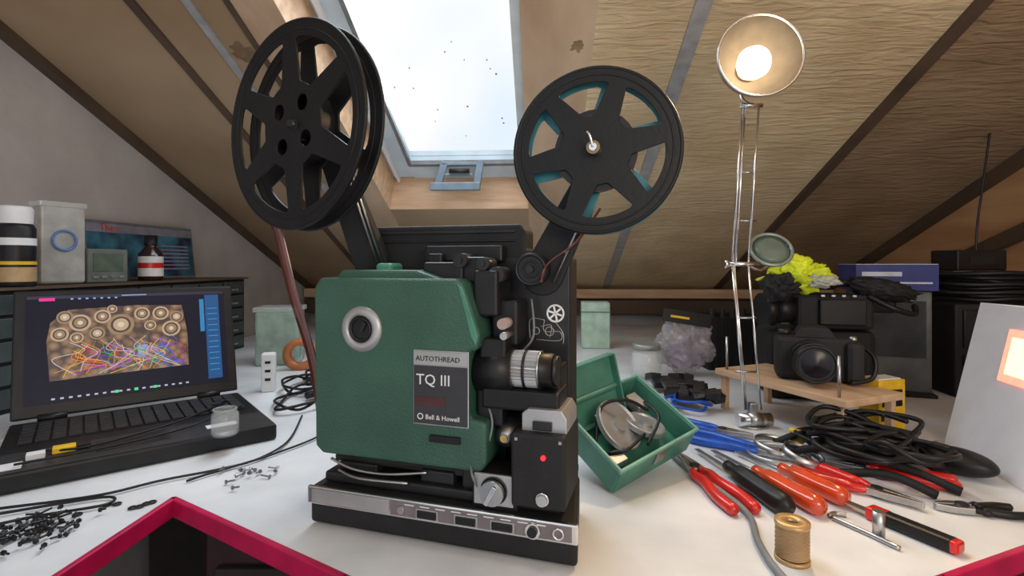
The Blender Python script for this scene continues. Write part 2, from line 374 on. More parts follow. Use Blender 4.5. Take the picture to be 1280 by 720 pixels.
boxes(pj,'block_screws',[((.248,-.0015,.124),(.003,.002,.003)),((.293,-.0015,.124),(.003,.002,.003))],m_steel)
box(pj,'selector_plate',(.2215,.006,.066),(.043,.004,.032),m_silver,.001)
cyl(pj,'selector_knob',(.2225,.004,.066),(.2225,-.006,.066),.0125,m_steel)
box(pj,'selector_bar',(.2225,-.008,.066),(.005,.006,.022),m_chrome,.001,rot=(0,.5,0))
ring(pj,'selector_ring',(.2225,.003,.066),.0135,.001,m_dark)
box(pj,'selector_mount',(.2215,.03,.062),(.05,.045,.036),m_dark,.002)
lathe(pj,'lamp_socket',[(.0,.016),(.006,.016),(.008,.012),(.0115,.010),(.012,.0),(.016,-.004),(.016,-.03)],m_steel,loc=(.229,.035,.116),rot=(rad(90),0,0))
cyl(pj,'lamp_screw',(.229,.016,.116),(.229,.02,.116),.004,m_brass)
boxes(pj,'under_frame',[((.1,.05,.070),(.17,.05,.008)),((.05,.03,.064),(.05,.02,.01)),((.15,.035,.064),(.04,.03,.014)),((.19,.05,.066),(.02,.06,.03)),((.11,.09,.066),(.2,.03,.03))],m_dark,.002)
tubes(pj,'under_levers',[[(.02,.012,.074),(.05,.01,.066),(.09,.012,.064),(.14,.016,.07)],[(.03,.012,.062),(.06,.006,.058),(.12,.01,.058)]],.0018,m_steel)
tubes(pj,'wiring',[[(.19,.02,.09),(.2,.0,.08),(.205,.01,.06)],[(.205,.03,.15),(.215,.02,.13),(.208,.02,.10),(.2,.02,.09)],[(.245,.07,.26),(.25,.06,.22),(.235,.06,.2)]],.0013,m_grey)
def arm(name,p0,p1,w0,w1,y0,y1,th=.014):
    p0=Vector(p0);p1=Vector(p1);d=(p1-p0).normalized();n=Vector((-d.y,d.x))
    a0=math.atan2(n.y,n.x)
    tip=[p1+Vector((math.cos(a0-math.pi*k/8),math.sin(a0-math.pi*k/8)))*w1 for k in range(9)]
    bot=[p0+Vector((math.cos(a0+math.pi-math.pi*k/8),math.sin(a0+math.pi-math.pi*k/8)))*w0 for k in range(9)]
    pts=[(v.x,v.y) for v in tip+bot]
    o=prism(pj,name,pts,-th/2,th/2,m_matte,.002)
    for v in o.data.vertices:
        t=((v.co.x-p0.x)*d.x+(v.co.z-p0.y)*d.y)/(p1-p0).length
        v.co.y+=y0+(y1-y0)*t
    return o
RLX,RLZ=-.010,.4575
arm('arm_supply',(.030,.300),(RLX,RLZ),.024,.014,.083,.04)
arm('arm_takeup',(.255,.287),(.3205,.4205),.024,.014,.086,.088)
tubes(pj,'arm_belts',[[(.052,.070,.30),(.018,.03,.45)],[(.046,.07,.30),(.012,.03,.45)],[(.27,.072,.28),(.33,.076,.41)]],.0014,m_steel)
cyl(pj,'spindle_supply',(RLX,.045,RLZ),(RLX,-.022,RLZ),.004,m_dark)
cyl(pj,'spindle_takeup',(.3205,.09,.4205),(.3205,.030,.4205),.004,m_chrome)
cyl(pj,'spindle_cap',(.3205,.036,.4205),(.3205,.032,.4205),.007,M('cap_bronze',(.25,.17,.09),.4,metal=.6))
tube(pj,'spindle_latch',[(.3205,.030,.4205),(.318,.027,.431),(.315,.028,.435)],.0016,m_chrome)
# reels
def reel(name,wc,yaw,Rr,phase,gap,mf,mb,inner=.42,outer=.83,sw=.125,big=False):
    g=grp(name,wc,(0,0,yaw))
    def loops(ph):
        L=[circ(Rr,96)]
        for i in range(6):
            c=ph+rad(60*i+30); lp=[]
            ri,ro=inner*Rr,outer*Rr
            ai=rad(30)-math.asin(sw*1.1/inner); ao=rad(30)-math.asin(sw*.8/outer)
            rr=.035*Rr
            for k in range(13):
                a=c-ao+2*ao*k/12; r=ro-(rr*.5 if k in(0,12) else 0); lp.append((r*math.cos(a),r*math.sin(a)))
            for k in range(7):
                a=c+ai-2*ai*k/6; r=ri+(rr*.4 if k in(0,6) else 0); lp.append((r*math.cos(a),r*math.sin(a)))
            L.append(lp)
        if big:
            for i in range(4):
                a=ph+rad(90*i+20); L.append(circ(.085*Rr,20,(.25*Rr*math.cos(a),.25*Rr*math.sin(a))))
        L.append(circ(.035*Rr,16))
        return L
    plate(g,'flange_front',loops(phase),.0008,mf,(0,-gap/2,0),(rad(90),0,0),.0006)
    plate(g,'flange_back',loops(phase+(0 if big else .12)),.0008,mb,(0,gap/2,0),(rad(90),0,0),.0006)
    for s,m in((-1,mf),(1,mb)):
        ring(g,'rim_%d'%s,(0,s*gap/2,0),Rr,.0022,m,seg=72)
        ring(g,'rib_%d'%s,(0,s*gap/2-.001,0),Rr*.91,.0012,m,seg=72)
    if big:
        lathe(g,'core',[(.12*Rr,-gap/2),(.12*Rr,gap/2)],m_black,rot=(rad(90),0,0))
        lathe(g,'core_outer',[(.38*Rr,-gap/2),(.38*Rr,gap/2)],m_black,rot=(rad(90),0,0))
    else: 
        cyl(g,'film_pack',(0,-gap/2+.002,0),(0,gap/2-.002,0),.50*Rr,m_black,seg=48)
        ring(g,'film_pack_edge',(0,-gap/2+.003,0),.495*Rr,.0010,m_film)
    lathe(g,'hub_boss',[(.03*Rr,.004),(.05*Rr,.004),(.09*Rr,.001),(.11*Rr,0)],m_reel,loc=(0,-gap/2,0),rot=(rad(90),0,0))
    return g
reel('film_reel',PJ(RLX,-.002,RLZ),rad(-31),.117,rad(33),.024,m_reel,m_reel,inner=.42,outer=.85,sw=.115,big=True)
reel('film_reel',PJ(.3205,.055,.4205),rad(-14),.087,rad(11),.016,m_reel,m_teal,sw=.13)
fs=sub(None,'film_strip')
def ribbon(parent,name,pts,wv,mat):
    P=cr(pts,10); V=[];F=[]; W=Vector(wv)
    for p in P: V+= [p-W/2,p+W/2]
    for i in range(len(P)-1): F.append((2*i,2*i+1,2*i+3,2*i+2))
    o=mk(parent,name,V,F,mat,True); md=o.modifiers.new('s','SOLIDIFY'); md.thickness=.0006; return o
ribbon(fs,'strand_left',[(-.300,.635,1.12),(-.290,.64,1.08),(-.275,.645,1.01),(-.258,.66,.93),(-.250,.67,.86),(-.245,.68,.80)],(.014,-.004,.0),m_film)
ribbon(fs,'strand_right',[PJ(.325,.055,.36),PJ(.300,.055,.325),PJ(.268,.055,.300),PJ(.262,.05,.280)],(.004,.010,0),m_film)
# ---------------------------------------------------------------- laptop
lp=grp('laptop',(-.718,.980,ZD),(0,0,rad(40)))
box(lp,'base',(0,-.142,.014),(.350,.285,.026),m_black,.004)
box(lp,'palm_rest',(0,-.235,.0272),(.340,.090,.002),M('palm_rest_grey',(.03,.03,.032),.45),.0005)
ks=[]
for r in range(6):
    for c in range(16):
        ks.append(((-.147+c*.0196,-.035-r*.0205,.029),(.0165,.017,.004)))
boxes(lp,'keys',ks,M('keys',(.02,.02,.022),.5),.0006)
box(lp,'touchpad',(-.02,-.232,.0285),(.09,.055,.001),m_dark,.0003)
box(lp,'sticker',(.10,-.235,.0286),(.045,.02,.0008),m_white)
box(lp,'sticker_b',(-.155,-.255,.0286),(.025,.03,.0008),m_white)
box(lp,'yellow_tag',(-.10,-.225,.0325),(.026,.018,.008),m_yellow,.0008); box(lp,'yellow_tag_end',(-.078,-.225,.0325),(.016,.014,.006),m_black,.0008)
box(lp,'yellow_tag_b',(-.13,-.235,.0325),(.02,.016,.008),m_white,.0008)
cyl(lp,'hinge_l',(-.14,.002,.030),(-.10,.002,.030),.007,m_black); cyl(lp,'hinge_r',(.10,.002,.030),(.14,.002,.030),.007,m_black)
tubes(lp,'usb_lead',[[(.12,-.11,.034),(.06,-.17,.033),(.0,-.21,.033),(-.08,-.24,.033),(-.14,-.21,.033)],[(.15,-.15,.034),(.05,-.23,.033),(-.05,-.26,.033),(-.15,-.265,.033)]],.0017,m_black)
box(lp,'usb_plug',(.12,-.105,.034),(.014,.035,.008),m_black,.001,rot=(0,0,-.5))
ld=sub(lp,'lid',(0,.004,.030),(rad(-17),0,0))
box(ld,'shell',(0,.005,.116),(.350,.009,.230),m_black,.003)
def em(n,c,s=1.): return M(n,tuple(x*.2 for x in c),.3,emis=c,es=s,var=.1)
box(ld,'screen',(0,.0002,.122),(.318,.001,.198),M('scr_black',(.008,.008,.012),.35,emis=(.006,.006,.014),es=1,spec=.15))
sy=-.0006
mb_=M('scr_brown',(.05,.03,.02),.3,emis=(1,1,1),es=1.)
nt=mb_.node_tree; b_=nt.nodes['Principled BSDF']; tcx=nt.nodes.new('ShaderNodeTexCoord'); vz=nt.nodes.new('ShaderNodeTexVoronoi'); vz.inputs['Scale'].default_value=70; rpx=nt.nodes.new('ShaderNodeValToRGB')
rpx.color_ramp.elements[0].color=(.30,.17,.09,1); rpx.color_ramp.elements[1].color=(.03,.02,.02,1); rpx.color_ramp.elements[0].position=.1; rpx.color_ramp.elements[1].position=.7
nt.links.new(tcx.outputs['Object'],vz.inputs['Vector']); nt.links.new(vz.outputs['Distance'],rpx.inputs['Fac']); nt.links.new(rpx.outputs['Color'],b_.inputs['Emission Color'])
plate(ld,'screen_picture',[[(-.125,-.072),(-.13,.0),(-.125,.035),(-.10,.058),(.0,.062),(.08,.058),(.088,.0),(.088,-.068)]],.0001,mb_,(0,sy,.134),(rad(90),0,0))
box(ld,'screen_side',(.135,sy,.122),(.026,.0004,.180),em('scr_blue',(.008,.07,.20)))
box(ld,'screen_side_b',(.116,sy,.168),(.008,.0004,.07),em('scr_blue2',(.02,.18,.4)))
boxes(ld,'screen_side_lines',[((.135,sy-.0005,.05+.012*i),(.018,.0003,.0015)) for i in range(12)],em('scr_lines',(.03,.25,.5)))
box(ld,'screen_topbar',(0,sy,.217),(.315,.0004,.006),em('scr_bar',(.02,.02,.04)))
box(ld,'screen_tab',(-.13,sy-.0005,.213),(.022,.0003,.006),em('scr_pink',(.7,.02,.25)))
boxes(ld,'screen_icons',[((-.095+.011*i,sy-.0005,.213),(.004,.0003,.003)) for i in range(7)]+[((.0,sy-.0005,.217),(.04,.0003,.002))],em('scr_ic',(.2,.3,.6)))
boxes(ld,'screen_taskbar',[((-.12+.012*i,sy-.0005,.030),(.005,.0003,.003)) for i in range(18)],em('scr_icons',(.4,.4,.55)))
boxes(ld,'screen_taskbar_g',[((-.03+.03*i,sy-.0007,.030),(.006,.0003,.005)) for i in range(3)],em('scr_green',(.05,.6,.2)))
mA=em('scr_gear',(.42,.30,.20)); mB=em('scr_gear_in',(.06,.035,.022)); mC=em('scr_gear_hub',(.55,.47,.36)); mD=em('scr_gear_dk',(.26,.17,.10))
for i,(x,z,r) in enumerate([(-.105,.178,.012),(-.083,.166,.016),(-.05,.176,.013),(-.022,.158,.021),(.012,.178,.013),(.043,.177,.014),(.07,.168,.012),(-.112,.146,.013),(-.088,.138,.010),(-.058,.144,.012),(.060,.144,.016),(.025,.153,.010),(-.01,.188,.007),(-.035,.190,.008)]):
    cyl(ld,'scr_gear_%d'%i,(x,sy-.0004,z),(x,sy-.0008,z),r,mA if i%3 else mD)
    cyl(ld,'scr_gearc_%d'%i,(x,sy-.0008,z),(x,sy-.0011,z),r*.75,mB)
    cyl(ld,'scr_gearm_%d'%i,(x,sy-.0011,z),(x,sy-.0012,z),r*.58,mD if i%3 else mA)
    cyl(ld,'scr_gearh_%d'%i,(x,sy-.0012,z),(x,sy-.0014,z),r*.25,mC)
for j,cc in enumerate([(.8,.6,.05),(.7,.05,.05),(.05,.15,.7),(.65,.65,.65),(.05,.4,.12),(.6,.25,.55),(.9,.3,.05),(.25,.05,.5)]):
    Ls=[]
    for q in range(7):
        x=random.uniform(-.10,.06); z=random.uniform(.110,.134)
        Ls.append([(x,sy-.0012,z),(x+random.uniform(-.02,.03),sy-.0012,z-.018),(x+random.uniform(-.03,.04),sy-.0012,z-.030),(max(-.12,min(.08,x+random.uniform(-.04,.05))),sy-.0012,random.uniform(.065,.076))])
    tubes(ld,'scr_wire_%d'%j,Ls,.0006,em('scr_w%d'%j,cc,.7),seg=4)
box(ld,'scr_phone',(.012,sy-.0009,.104),(.016,.0003,.022),em('scr_teal',(.10,.35,.45)))
def jar(name,loc,r,h,mat,lid=None,rot=(0,0,0)):
    g=grp(name,loc,rot)
    lathe(g,'body',[(0,.001),(r*.9,.001),(r,.004),(r,h*.8),(r*.85,h*.88),(r*.85,h),(r*.80,h),(r*.80,h*.87),(r*.94,h*.79),(r*.94,.005),(0,.004)],mat,seg=28)
    ring(g,'rim',(0,0,h),r*.83,.0012,mat,'Z'); 
    if lid: cyl(g,'lid',(0,0,h*.95),(0,0,h*1.12),r*.95,lid)
    return g
j=jar('plastic_cup',(-.455,.812,ZD+.0285),.020,.042,M('cup_plastic',(.6,.63,.63),.08,alpha=.22,var=.03))
cyl(j,'contents',(0,0,.003),(0,0,.010),.017,m_steel)
# ---------------------------------------------------------------- organiser + shelf goods
og=grp('parts_organizer',R(-1.13,1.30,ZD+.0005),ROOM)
box(og,'case',(0,0,.123),(.13,.98,.246),m_black,.003)
dl=[];dh=[]
for r in range(5):
    for c in range(8):
        dl.append(((.067,-.42+c*.12,.03+r*.047),(.008,.108,.040))); dh.append(((.073,-.42+c*.12,.022+r*.047),(.008,.03,.006)))
boxes(og,'drawers',dl,M('smoke_drawer',(.05,.065,.065),.15),.002); boxes(og,'pulls',dh,m_grey,.001)
box(og,'shelf_board',(0,0,.249),(.15,1.0,.006),m_darkw,.001)
ZS=ZD+.2535
sc=grp('spray_can',(-1.03,1.063,ZS))
lathe(sc,'can',[(0,0),(.031,0),(.032,.004),(.032,.12),(.026,.132),(.02,.135)],m_black)
lathe(sc,'label',[(.0325,.01),(.0325,.04)],M('can_label_tan',(.45,.30,.16),.4)); lathe(sc,'label_band',[(.0326,.085),(.0326,.10)],m_white)
lathe(sc,'cap',[(.027,.128),(.028,.16),(.025,.166),(0,.167)],m_white)
lathe(sc,'stripe',[(.0326,.045),(.0326,.052)],m_yellow)
cb=grp('clear_plastic_case',(-1.04,1.175,ZS),(0,0,rad(-25)))
box(cb,'case',(0,0,.09),(.045,.085,.175),M('frosted_plastic',(.55,.55,.53),.3,alpha=.6),.006); box(cb,'lid',(0,0,.182),(.05,.09,.012),m_glass,.003)
box(cb,'contents',(0,0,.06),(.03,.07,.09),m_grey,.003); ring(cb,'hook',(.025,.0,.10),.022,.003,M('blue_tag',(.1,.2,.45),.4),'X')
cd=grp('product_card',R(-1.19,1.48,ZS),(0,rad(-6),ROOM[2]))
box(cd,'backing',(.012,0,.083),(.003,.42,.165),m_grey,.0005)
box(cd,'print',(.0142,0,.083),(.001,.405,.152),M('card_print',(.01,.015,.05),.3,col2=(.06,.24,.36),scale=14))
box(cd,'band',(.0152,0,.145),(.001,.405,.024),M('card_band',(.25,.25,.32),.4))
text(cd,'brand_text','Theo',.030,(.0158,-.16,.136),m_red,rot=(rad(90),0,rad(90)))
boxes(cd,'legend',[((.0156,.12,.03+.012*i),(.0006,.12,.004)) for i in range(7)],M('card_legend',(.35,.3,.5),.5))
dv=grp('pocket_meter',(-1.025,1.29,ZS),(0,0,rad(-20)))
box(dv,'body',(0,0,.042),(.025,.095,.084),M('meter_case',(.13,.15,.13),.5),.004); box(dv,'display',(.013,0,.05),(.002,.07,.045),M('meter_lcd',(.10,.14,.11),.15),.001)
boxes(dv,'buttons',[((.0135,-.03+.02*i,.014),(.003,.012,.007)) for i in range(4)],m_grey,.001)
bt=grp('medicine_bottle',(-1.03,1.46,ZS))
lathe(bt,'glass',[(0,0),(.028,0),(.030,.004),(.030,.075),(.014,.095),(.014,.105)],M('amber_glass',(.03,.012,.008),.1)); lathe(bt,'label',[(.0305,.012),(.0305,.068)],m_white)
lathe(bt,'label_red',[(.0308,.035),(.0308,.05)],m_red); lathe(bt,'cap',[(.0165,.10),(.0165,.128),(0,.129)],m_black)
# ---------------------------------------------------------------- items left/centre back
tb=grp('storage_tub',(-.70,1.55,ZD),(0,0,.2))
box(tb,'tub',(0,0,.08),(.12,.1,.158),m_gplast,.008); box(tb,'lid',(0,0,.166),(.13,.11,.014),m_glass,.003); box(tb,'contents',(0,0,.05),(.10,.08,.09),m_grey,.004)
rt=grp('tape_roll',(-.60,1.45,ZD+.045),(0,0,rad(10)))
lathe(rt,'tape',[(.025,-.012),(.045,-.012),(.045,.012),(.025,.012),(.025,-.012)],M('tape_orange',(.45,.16,.05),.4),rot=(rad(90),0,0))
ad=grp('power_adapter',(-.575,1.21,ZD),(0,0,.3)); box(ad,'brick',(0,0,.045),(.03,.03,.09),m_white,.004); boxes(ad,'ports',[((0,-.0155,.03+.02*i),(.012,.001,.006)) for i in range(3)],m_black)
wb=grp('white_carton',(-.55,1.72,ZD),(0,0,.1)); box(wb,'carton',(0,0,.07),(.16,.08,.14),m_paper,.002); boxes(wb,'print',[((0,-.041,.08),(.10,.001,.03)),((0,-.041,.03),(.12,.001,.01))],m_teal)
def coilpts(cx,cy,z,rx,ry,n,turns,jit):
    return [(cx+rx*math.cos(2*math.pi*turns*i/n)*random.uniform(1-jit,1),cy+ry*math.sin(2*math.pi*turns*i/n)*random.uniform(1-jit,1),z+random.uniform(0,.02)) for i in range(n)]
ct=grp('cable_tangle',(0,0,0))
tubes(ct,'cables',[coilpts(-.49,1.24,ZD+.006,.07,.10,18,2.4,.4),coilpts(-.44,1.12,ZD+.006,.07,.12,16,2.2,.4),coilpts(-.47,1.32,ZD+.008,.07,.08,16,2.5,.4),coilpts(-.42,1.22,ZD+.02,.07,.10,16,2.5,.4)],.003,m_black)
tubes(ct,'plugs',[[(-.45,1.12,ZD+.012),(-.43,1.15,ZD+.012)],[(-.40,1.16,ZD+.012),(-.38,1.13,ZD+.012)],[(-.49,1.32,ZD+.03),(-.47,1.28,ZD+.04)]],.008,m_black)
ct2=grp('loose_cable',(0,0,0))
tubes(ct2,'cables',[
 [(-.41,1.0,ZD+.004),(-.375,.86,ZD+.004),(-.385,.78,ZD+.004),(-.42,.74,ZD+.004),(-.48,.70,ZD+.004),(-.53,.655,ZD+.004),(-.62,.62,ZD+.004)],
 [(-.36,1.03,ZD+.004),(-.33,.9,ZD+.004),(-.37,.80,ZD+.004),(-.43,.72,ZD+.004),(-.445,.70,ZD+.003)],
 [(-.62,.60,ZD+.004),(-.52,.65,ZD+.004),(-.50,.63,ZD+.004),(-.56,.60,ZD+.004),(-.6,.57,ZD+.004)]],.0018,m_black)
def screws(name,cx,cy,sx,sy_,n,z=ZD,mat=m_dark):
    V=[];F=[]
    for i in range(n):
        x=max(cx-2*sx,min(cx+2*sx,random.gauss(cx,sx)));y=random.gauss(cy,sy_);a=random.uniform(0,6.28);l=random.uniform(.005,.012);r=.0013
        d=Vector((math.cos(a),math.sin(a),.15)).normalized(); p=Vector((x,y,z+.003+random.uniform(0,.004)))
        for q0,q1,rr in((p,p+d*l,r),(p-d*.002,p,r*2.2)):
            v,f=sweep_data([q0,q1],rr,6); o=len(V);V+=v;F+=[tuple(k+o for k in t) for t in f]
    return mk(grp(name),'screws',V,F,mat)
screws('screw_pile',-.535,.575,.022,.020,75)
screws('loose_screws',-.365,.725,.025,.018,14,mat=M('loose_screw_metal',(.2,.2,.21),.4,metal=.8))
wz=grp('washers'); 
for i in range(7): ring(wz,'washer_%d'%i,(-.50+random.uniform(-.02,.05),.625+random.uniform(-.02,.02),ZD+.0015),.004,.0012,m_dark,'Z',16)
# ---------------------------------------------------------------- desk lamp
lm=grp('desk_lamp',(.445,.95,ZD))
cyl(lm,'foot',(-.03,-.01,.014),(.03,-.01,.014),.012,m_chrome)
cyl(lm,'foot_ring',(-.012,-.01,.014),(.012,-.01,.014),.0135,m_steel)
box(lm,'foot_post',(0,-.003,.028),(.014,.014,.032),m_steel,.002)
cyl(lm,'foot_disc',(0,.0,0),(0,.0,.004),.026,m_steel)
tubes(lm,'lower_rods',[[(-.013,0,.03),(-.036,0,.30)],[(.017,0,.03),(-.006,0,.30)],[(-.010,0,.03),(-.033,0,.30)]],.0022,m_chrome)
tubes(lm,'upper_rods',[[(-.036,0,.30),(-.024,-.015,.590)],[(-.006,0,.30),(.006,-.015,.590)],[(-.03,0,.30),(-.019,-.015,.590)]],.0022,m_chrome)
cyl(lm,'elbow_bar',(-.045,0,.30),(.015,0,.30),.004,m_chrome)
cyl(lm,'elbow_knob',(-.052,0,.30),(-.045,0,.30),.008,m_chrome)
cyl(lm,'neck_bar',(-.030,-.015,.590),(.012,-.015,.590),.004,m_chrome)
for i,z in enumerate((.10,.2,.38,.47)): cyl(lm,'clip_%d'%i,(-.03+.004*i,0,z),(.008,0,z),.002,m_steel)
hd=sub(lm,'head',(-.014,-.045,.660),(rad(90-2),0,rad(-6)))
m_shade=M('shade_outer',(.30,.28,.25),.35,metal=.6); m_shi=M('shade_inner',(.15,.125,.10),.5)
k=.93
def sc_(pr): return [(a*k,b*k) for a,b in pr]
lathe(hd,'shade',sc_([(.018,-.075),(.022,-.06),(.05,-.035),(.068,-.008),(.075,.02),(.077,.024)]),m_shade)
lathe(hd,'shade_inner',sc_([(.0,-.055),(.02,-.053),(.048,-.03),(.066,-.005),(.0735,.02),(.077,.024)]),m_shi)
ring(hd,'shade_rim',(0,0,.024*k),.0765*k,.0022,m_chrome,'Z')
m_bulb=M('bulb_glow',(1,.9,.7),.3,emis=(1,.74,.44),es=8)
lathe(hd,'bulb',[(.0,.016),(.014,.014),(.024,.006),(.029,-.008),(.026,-.024),(.015,-.038),(.013,-.048)],m_bulb)
cyl(hd,'socket',(0,0,-.078),(0,0,-.045),.018,m_shade)
tubes(lm,'yoke',[[(-.009,-.015,.590),(-.012,.012,.61),(-.016,.02,.645)]],.004,m_chrome)
pl=bpy.data.lights.new('bulb_light','SPOT'); pl.energy=11; pl.color=(1,.70,.40); pl.shadow_soft_size=.03; pl.spot_size=rad(172); pl.spot_blend=.4
po=bpy.data.objects.new('bulb_light',pl); link(po,hd); po.location=(0,0,.03); po.rotation_euler=(rad(180),0,0)
mgn=grp('magnifier',(.4985,.985,1.078),(0,0,rad(-10)))
ring(mgn,'frame',(0,0,0),.037,.0035,M('magnifier_frame',(.25,.30,.27),.3,metal=.4),rot=(rad(-35),0,0))
lathe(mgn,'glass',[(0,.003),(.02,.0025),(.035,.0),(.02,-.0025),(0,-.003)],M('magnifier_glass',(.16,.21,.18),.08,alpha=.75),rot=(rad(55),0,0))
tube(mgn,'holder',[(0,.02,-.032),(-.02,.0,-.040),(-.045,-.015,-.030)],.003,m_chrome)
# ---------------------------------------------------------------- camera stand
st=grp('wooden_stand',(.545,.970,ZD),(0,0,rad(-68)))
box(st,'board',(0,0,.076),(.28,.145,.012),m_wood,.001)
boxes(st,'pegs',[((sx*.125,sy2*.06,.035),(.012,.012,.07)) for sx in(-1,1) for sy2 in(-1,1)],m_wood,.001)
for sx in (-1,1): cyl(st,'bolt_%d'%sx,(sx*.12,-.06,.08),(sx*.12,-.06,.15),.0025,m_steel)
cam=grp('digital_camera',(.572,.968,ZD+.0825),(0,0,rad(-22)))
box(cam,'body',(0,0,.042),(.135,.055,.082),m_matte,.010)
box(cam,'grip',(.058,-.015,.04),(.03,.055,.075),m_matte,.010)
prism(cam,'prism_hump',[(-.038,.078),(-.025,.100),(.020,.100),(.034,.078)],-.025,.025,m_matte,.004)
cyl(cam,'lens_mount',(-.01,-.028,.042),(-.01,-.045,.042),.036,m_black)
cyl(cam,'lens',(-.01,-.045,.042),(-.01,-.085,.042),.033,m_black)
ring(cam,'lens_ring',(-.01,-.070,.042),.0335,.002,m_dark); ring(cam,'lens_rim',(-.01,-.086,.042),.031,.0025,m_black)
lathe(cam,'front_element',[(0,.006),(.015,.004),(.027,0)],M('lens_glass',(.01,.008,.015),.25,spec=.3),loc=(-.01,-.084,.042),rot=(rad(90),0,0))
cyl(cam,'mode_dial',(-.05,0,.082),(-.05,0,.093),.011,m_dark); cyl(cam,'shutter',(.058,-.02,.076),(.058,-.02,.086),.006,m_steel)
tube(cam,'strap',[(.07,0,.07),(.090,-.02,.05),(.085,-.03,.015),(.05,-.045,.006)],.004,m_black)
bg=grp('equipment_bag',(.69,1.18,ZD),(0,0,rad(-10)))
box(bg,'bag',(0,0,.078),(.22,.13,.156),m_matte,.018); box(bg,'pocket',(0,-.07,.06),(.16,.02,.09),m_black,.006)
cc=grp('camcorder',(.70,1.13,ZD+.1575),(0,0,rad(-12)))
box(cc,'body',(0,0,.04),(.15,.075,.075),m_matte,.008)
cyl(cc,'lens_barrel',(-.07,0,.042),(-.125,-.015,.042),.030,m_black); cyl(cc,'lens_hood',(-.12,-.014,.042),(-.145,-.02,.042),.036,m_black)
box(cc,'flip_screen',(.01,-.044,.04),(.09,.01,.055),m_black,.003)
box(cc,'viewfinder',(.10,0,.055),(.05,.035,.035),m_black,.006)
tube(cc,'handle',[(-.03,0,.075),(-.025,0,.095),(.04,0,.10),(.06,0,.075)],.009,m_black)
blob(cc,'fur_windscreen',(.095,-.02,.088),(.062,.026,.022),m_matte,.35,9,4,rot=(0,.2,0))
tubes(cc,'mic_lead',[[(.06,-.04,.075),(.10,-.06,.05),(.14,-.05,.04),(.15,-.03,.055)]],.006,m_black)
ring(cc,'lens_ring',(-.105,-.011,.042),.0305,.002,m_dark,'X')
boxes(cc,'buttons',[((-.03+.02*i,-.05,.075),(.008,.004,.005)) for i in range(4)],m_steel,.001)
cl=grp('hi_vis_cloth',(.610,1.10,ZD+.264))
blob(cl,'fabric',(0,0,.012),(.060,.045,.036),M('hi_vis_yellow',(.60,.72,.02),.6,scale=20),.6,2.0,5,1.)
blob(cl,'fold',(-.045,-.02,-.010),(.032,.036,.028),m_matte,.5,2.6,4,5.)
blob(cl,'fold_b',(.035,-.03,.002),(.03,.025,.014),M('hi_vis_band',(.45,.47,.42),.4),.5,3,4,8.)
blob(cl,'fold_c',(-.015,-.03,.028),(.03,.025,.024),M('hi_vis_yellow_b',(.7,.8,.03),.6),.6,2.4,4,3.)
mo=grp('small_monitor',(.90,1.23,ZD),(0,0,rad(-20)))
box(mo,'housing',(0,0,.12),(.15,.09,.236),M('monitor_grey',(.12,.13,.135),.5),.005); box(mo,'screen',(0,-.046,.15),(.125,.003,.13),M('screen_off',(.05,.055,.06),.15),.001); box(mo,'foot',(0,-.02,.004),(.15,.11,.008),m_black,.002)
bb=grp('blue_carton',(.89,1.22,ZD+.239),(0,0,rad(-14)))
box(bb,'carton',(0,0,.03),(.165,.11,.06),M('carton_blue',(.02,.03,.18),.5),.001)
box(bb,'lid_top',(0,0,.0605),(.163,.108,.001),m_white); boxes(bb,'print',[((-.03,-.0555,.038),(.08,.001,.010)),((.02,-.0555,.018),(.10,.001,.004))],M('carton_print',(.5,.55,.65),.5))
bs=grp('black_cabinet',(1.14,1.25,ZD),(0,0,rad(-8)))
box(bs,'case',(0,0,.105),(.26,.24,.21),m_matte,.004); boxes(bs,'drawers',[((-.06,-.122,.055+.1*i),(.11,.006,.085)) for i in range(2)]+[((.065,-.122,.055+.1*i),(.11,.006,.085)) for i in range(2)],m_black,.003)
boxes(bs,'pulls',[((-.06,-.128,.055+.1*i),(.03,.01,.008)) for i in range(2)]+[((.065,-.128,.055+.1*i),(.03,.01,.008)) for i in range(2)],m_grey,.001)
kc=grp('cable_coil',(1.13,1.22,ZD+.212))
tubes(kc,'loops',[[(r*1.25*math.cos(a*.5)+random.uniform(-.006,.006),r*math.sin(a*.5),.006+.008*i+random.uniform(0,.008)) for a in range(13)] for i,r in enumerate([.1,.095,.105,.09,.1,.085,.09,.1])],.005,m_black)
bx2=sub(kc,'black_box',(.0,.05,.072)); box(bx2,'box',(0,0,.025),(.12,.08,.05),m_black,.003); box(bx2,'label',(0,-.0405,.025),(.06,.001,.02),m_dark)
hw=grp('hanging_wire'); tubes(hw,'wire',[[(1.33,1.42,1.45),(1.31,1.42,1.30),(1.29,1.42,1.15),(1.285,1.42,1.02)]],.003,m_dark)
tn[0]+=1
o=boxes(None,'trim_%d'%tn[0],[((XR-.02,1.7,1.10),(.03,1.1,.04),(rad(-20),0,0))],m_darkw,.002); o.rotation_euler=ROOM
yc=grp('yellow_carton',(.675,.935,ZD),(0,0,.25)); box(yc,'carton',(0,0,.046),(.06,.04,.092),m_yellow,.001); boxes(yc,'print',[((0,-.0205,.06),(.045,.001,.03)),((0,-.0205,.025),(.05,.001,.01))],m_black); box(yc,'flap',(0,0,.093),(.05,.03,.002),m_white)
